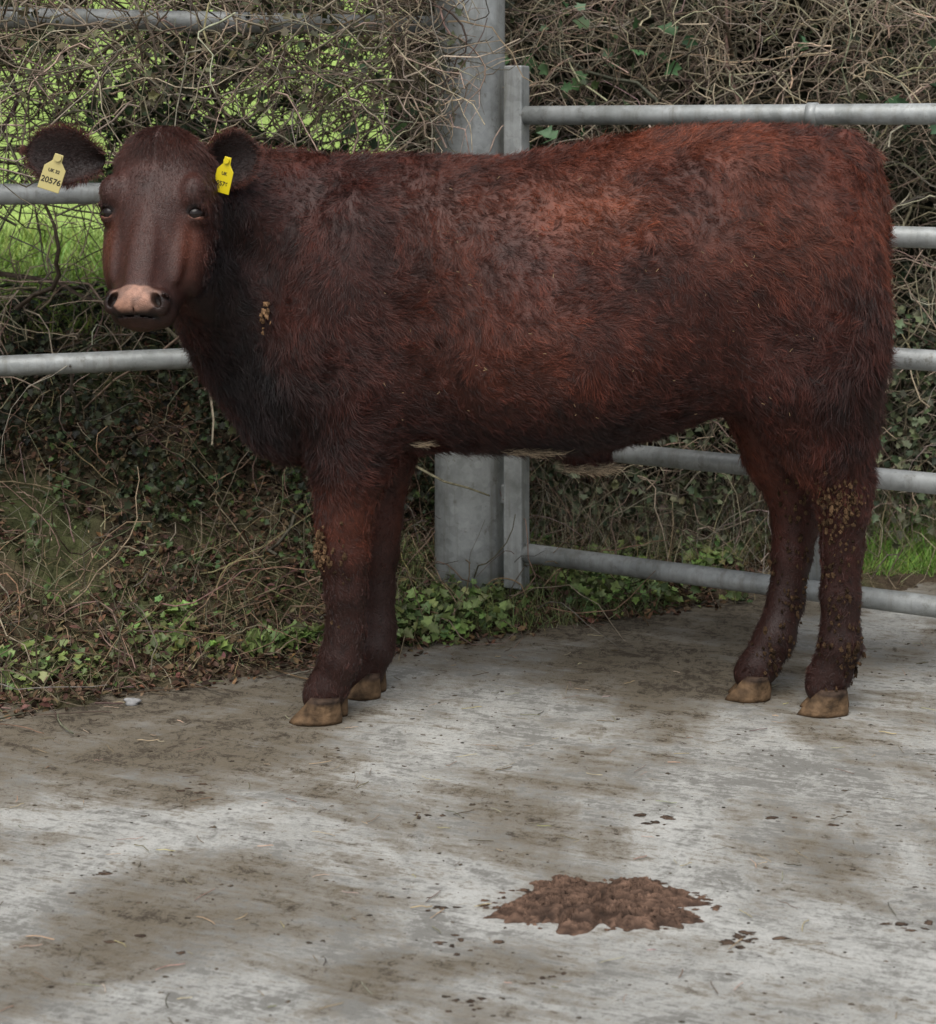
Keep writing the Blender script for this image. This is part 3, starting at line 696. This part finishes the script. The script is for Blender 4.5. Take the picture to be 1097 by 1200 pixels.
for E in (E1,E2):
    o,V,ix,Ld,sd,nrm,Cc=E
    for side in (0,1):
        g=ix[side]; Qe=np.stack([g[:-1,:-1],g[1:,:-1],g[1:,1:],g[:-1,1:]],-1).reshape(-1,4)
        P,Nn,ar=tri_sample(V,Qe[:,::-1] if side==0 else Qe,6000)
        Nn=np.where(((Nn@nrm)*(1 if side==0 else -1)<0)[:,None],-Nn,Nn)
        c=np.array([.016,.007,.006]) if side==0 else np.array([.045,.013,.008])
        n=len(P); hair('ear_fur',P,Nn,np.broadcast_to(Ld,P.shape)+rng.normal(size=P.shape)*.4,np.full(n,.012 if side==0 else .009)*rng.uniform(.5,1.2,n),c*rng.uniform(.5,1.8,n)[:,None],.0004,.4)
    na,nb=ix.shape[1:]
    rim=np.concatenate([V[ix[0,:,0]],V[ix[0,:,nb-1]],V[ix[0,na-1,:]]]); cen=V.mean(0)
    k=rng.integers(0,len(rim),2200); P=rim[k]+rng.normal(size=(2200,3))*.003; out=P-cen; out/=np.linalg.norm(out,axis=1,keepdims=True)
    hair('ear_rim_fur',P,np.broadcast_to(nrm,P.shape)*1.0,out+Ld*.5,rng.uniform(.005,.012,2200),np.array([.085,.025,.016])*rng.uniform(.4,1.5,2200)[:,None],.0004,.1)
M_tagp=simple('pale_yellow_plastic',(.50,.43,.18),.4,.5); M_tagy=simple('yellow_plastic',(.62,.50,.01),.4,.5); M_ink=simple('tag_ink',(.03,.025,.02),.6,.3)
def tag(name,c,w,h,roll,yawt,mat,txt):
    ol=[(-.5,-.5),(.5,-.5),(.5,.12),(.22,.30),(.20,.5),(-.20,.5),(-.22,.30),(-.5,.12)]
    th=.0022; V=[(x*w,-th/2,z*h) for x,z in ol]+[(x*w,th/2,z*h) for x,z in ol]; n=8
    fs=[list(range(n)),list(range(2*n-1,n-1,-1))]+[[i,i+n,(i+1)%n+n,(i+1)%n] for i in range(n)]
    M=Matrix.Translation(Vector(c))@Matrix.Rotation(yawt,4,'Z')@Matrix.Rotation(roll,4,'Y')
    V=[tuple(M@Vector(p)) for p in V]
    o=mk(name,np.array(V),fs,mat,smooth=False,parent=cow); bev(o,.0015)
    bpy.ops.mesh.primitive_cylinder_add(vertices=20,radius=w*.16,depth=.006); b=bpy.context.object; b.name=name+'_stud'
    b.data.materials.append(mat); mw=M@Matrix.Translation((0,-.003,h*.40))@Matrix.Rotation(math.pi/2,4,'X'); setp(b,cow); b.matrix_world=mw
    for t_,sz,zz in txt:
        cu=bpy.data.curves.new(name+'_number','FONT'); cu.body=t_; cu.size=sz; cu.align_x='CENTER'; cu.offset=.0003
        cu.materials.append(M_ink)
        to=bpy.data.objects.new(name+'_number',cu); scene.collection.objects.link(to)
        mw=M@Matrix.Translation((0,-th/2-.0006,zz*h))@Matrix.Rotation(math.pi/2,4,'X'); setp(to,cow); to.matrix_world=mw
tag('ear_tag',W(63,202,3.425),.045,.076,math.radians(18),0,M_tagp,[('20576',.0165,-.30),('UK 32',.009,.0)])
tag('ear_tag',W(263,205,3.425),.038,.074,math.radians(14),math.radians(-20),M_tagy,[('0576',.013,-.30),('UK',.009,.0)])
parts=[]
def onskin(c,lim=.004):
    ys=np.linspace(3.30,3.85,90); pp=np.stack([np.full(90,c[0]),ys,np.full(90,c[2])],-1).astype(np.float32)
    kk=np.where(bodysdf(pp)<lim)[0]
    return None if len(kk)==0 else ys[kk[0]]
for (u0,v0,Y0,su,sv,n,b_) in ((975,600,3.595,18,20,100,.8),(985,585,3.6,16,10,70,1.),(374,648,3.56,6,13,70,1.3),(985,700,3.62,16,60,100,.5),(925,700,3.76,14,50,80,.5),(400,700,3.57,12,50,14,.5),(316,360,3.60,2,12,12,1.8),(312,372,3.60,2,6,8,1.8),(1000,770,3.63,10,14,40,.5),(900,770,3.7,8,12,30,.5)):
    for i in range(n):
        c=W(u0+rng.normal()*su,v0+rng.normal()*sv,Y0); y_=onskin(c)
        if y_ is None: continue
        c[1]=y_-.006-(.010 if u0<320 else 0)
        vv,ff=blob(c,rng.uniform(.0012,.0044),rng.uniform(.7,2.0),i,(8,5),.9)
        parts.append((vv,ff,np.array([.11,.066,.036])*rng.uniform(.3,1.3)*b_))
v,f,c=join(parts); mk('dried_mud',v,f,M_mud,c,smooth=False,parent=cow)
PP=[]
for i in range(60):
    c=W(rng.uniform(430,960),rng.uniform(200,500),3.45); y_=onskin(c,.012)
    if y_ is not None: c[1]=y_-.006; PP.append(c)
PP=np.array(PP); Ps=strands(PP,rng.normal(size=PP.shape)*[1,.1,1],rng.uniform(.003,.010,len(PP)),3,.2)
v,q=tubes(Ps,np.full((len(PP),3),.0006),3); mk('straw_flecks',v,q,M_dry,np.full((len(v),3),(.28,.20,.11)),parent=cow)
P=np.concatenate([W(625,530,3.60)+rng.normal(size=(420,3))*[.028,.015,.003],W(692,550,3.66)+rng.normal(size=(1100,3))*[.024,.012,.005],W(492,520,3.60)+rng.normal(size=(160,3))*[.012,.012,.002]])
n=len(P); hair('navel_hair',P,np.broadcast_to([0,-.3,-1.],P.shape)*1.0,np.broadcast_to([.9,0,-.15],P.shape)*1.0,rng.uniform(.010,.026,n),np.array([.38,.29,.19])*rng.uniform(.3,1.2,n)[:,None],.0006,.15)

# ---------------------------------------------------------------- dung pat & debris
na,nr=300,80; th=np.linspace(0,2*np.pi,na,endpoint=False); rr=np.linspace(0,1,nr)
T,R=np.meshgrid(th,rr,indexing='ij'); ox,oy=.212,2.745
edge=1+.60*(fbm(np.stack([np.cos(th)*3.2,np.sin(th)*3.2,th*0],-1),6,13)-.5)*2
x=ox+np.cos(T)*R*.180*edge[:,None]; y=oy+np.sin(T)*R*.094*edge[:,None]
wx=x+.02*(fbm(np.stack([x*20,y*20,x*0],-1),3,31)-.5); wy=y+.02*(fbm(np.stack([x*20,y*20,x*0],-1),3,32)-.5)
pp=np.stack([wx*16,wy*42,x*0],-1); f0=fbm(pp,3,6)*7; terr_=f0-np.floor(f0); rid=terr_**2.0
z=(1-R**6)*(.003+.012*(fbm(np.stack([x*11,y*17,x*0],-1),3,8)))+rid*.010*(1-R**8)+(fbm(np.stack([x*110,y*140,x*0],-1),3,8)-.5)*.004-.002
col=np.array([.135,.082,.057])*(.4+1.0*fbm(np.stack([x*50,y*80,x*0],-1),3,2).reshape(-1,1))*(.4+.8*rid.reshape(-1,1))
ix=np.arange(na*nr).reshape(na,nr)
Qd=np.stack([ix[:,:-1],ix[:,1:],np.roll(ix,-1,0)[:,1:],np.roll(ix,-1,0)[:,:-1]],-1)[...,::-1].reshape(-1,4)
mk('dung_pat',np.stack([x,y,z],-1).reshape(-1,3),Qd,M_dung,col)
parts=[]
def clod(x,y,r,i,col,flat=.35):
    vv,ff=blob((0,0,0),r,flat,i,(11,7),.9); vv=vv*[rng.uniform(.8,2.2),rng.uniform(.6,1.1),1]+[x,y,r*flat*.4]; parts.append((vv,ff,np.array(col)*rng.uniform(.5,1.4)))
i=0
for _ in range(90):
    a=rng.uniform(0,6.28); q=rng.uniform(.88,1.15)
    clod(ox+math.cos(a)*.165*q,oy+math.sin(a)*.083*q,rng.uniform(.0012,.0045),i:=i+1,(.10,.062,.042),.4)
for (u,v,r,n) in ((880,1100,.009,12),(515,1064,.005,6),(540,1105,.006,9),(130,1022,.007,4),(1070,1085,.009,8),(80,1047,.005,3),(190,1117,.006,1),(45,1100,.004,1),(130,1103,.006,3),(685,884,.005,2),(468,1043,.005,3),(560,1180,.007,8),(770,962,.007,7),(490,955,.005,7),(235,925,.006,7),(930,960,.006,5),(640,1150,.005,6)):
    yy_=H*F/(v-V0)
    for _ in range(n): clod((u-CX)*yy_/F+rng.normal()*.022,yy_+rng.normal()*.014,r*rng.uniform(.2,.9),i:=i+1,(.07,.048,.034),.3)
for _ in range(2200):
    yy_=rng.uniform(2.3,4.3) ; clod(rng.uniform(-1.1,1.2),yy_,.0006+.0022*rng.random()**3,i:=i+1,(.08,.062,.045),.5)
v,f,c=join(parts); mk('dirt_crumbs',v,f,M_dung,c)
n=380; P=np.stack([rng.uniform(-1.2,1.2,n),rng.uniform(2.3,4.2,n),np.full(n,.003)],1)
D=rng.normal(size=(n,3))*[1,.6,0]; Ps=strands(P,D,rng.uniform(.01,.05,n),5,.15); Ps[:,:,2]=.003+np.abs(rng.normal(size=(n,5)))*.001
v,q=tubes(Ps,rng.uniform(.0004,.0009,n)[:,None]*np.ones((1,5)),4)
mk('straw',v,q,M_dry,np.repeat(rc((.30,.24,.16),n,.2,1.5),20,axis=0))
n=30; P=np.stack([rng.uniform(-1.2,-.3,n),0*np.arange(n),np.full(n,.006)],1); P[:,1]=np.interp(P[:,0],ex,ey)-rng.uniform(-.08,.08,n)
Ps=strands(P,rng.normal(size=(n,3))*[1,.4,0],rng.uniform(.05,.25,n),7,.15); Ps[:,:,2]=.008
v,q=tubes(Ps,rng.uniform(.0010,.0022,n)[:,None]*np.ones((1,7)),4); mk('fallen_twigs',v,q,M_twig,np.repeat(rc((.14,.11,.08),n),28,axis=0))
vv,ff=blob((0,0,.006),.012,.6,4,(12,8),.6); vv=vv*[1.3,.9,1]+[(160-CX)*3.75/F,3.70,0]; mk('stone',vv,ff,M_dry,np.full((len(vv),3),.26))

# ---------------------------------------------------------------- light, world, camera
w=bpy.data.worlds.new("World"); scene.world=w; w.use_nodes=True; nt=w.node_tree
sky=nd(nt,'ShaderNodeTexSky',sky_type='NISHITA'); sky.sun_disc=False
el,az=math.radians(58),math.radians(195)
sky.sun_elevation=el; sky.sun_rotation=az; sky.dust_density=3.0
hsv=nd(nt,'ShaderNodeHueSaturation',Saturation=.4); nt.links.new(sky.outputs[0],hsv.inputs['Color'])
bg=nt.nodes['Background']; nt.links.new(hsv.outputs[0],bg.inputs['Color']); bg.inputs['Strength'].default_value=.15
sd_=bpy.data.lights.new('sun','SUN'); sd_.energy=3.0; sd_.angle=math.radians(55); sd_.color=(1,.965,.91)
so=bpy.data.objects.new('sun',sd_); scene.collection.objects.link(so)
dirv=Vector((math.sin(az)*math.cos(el),math.cos(az)*math.cos(el),math.sin(el)))
so.rotation_euler=dirv.to_track_quat('Z','Y').to_euler(); so.location=dirv*20
cam=bpy.data.cameras.new('camera'); co=bpy.data.objects.new('camera',cam); scene.collection.objects.link(co); scene.camera=co
co.location=(0,0,H); co.rotation_euler=(math.pi/2,0,0)
cam.sensor_fit='VERTICAL'; cam.sensor_height=36; cam.lens=F/1200*36; cam.shift_y=-(600-V0)/1200; cam.clip_end=500; cam.clip_start=.05
cam.dof.use_dof=True; cam.dof.focus_distance=3.6; cam.dof.aperture_fstop=6.0
scene.view_settings.view_transform='Standard'; scene.view_settings.look='None'; scene.view_settings.exposure=0
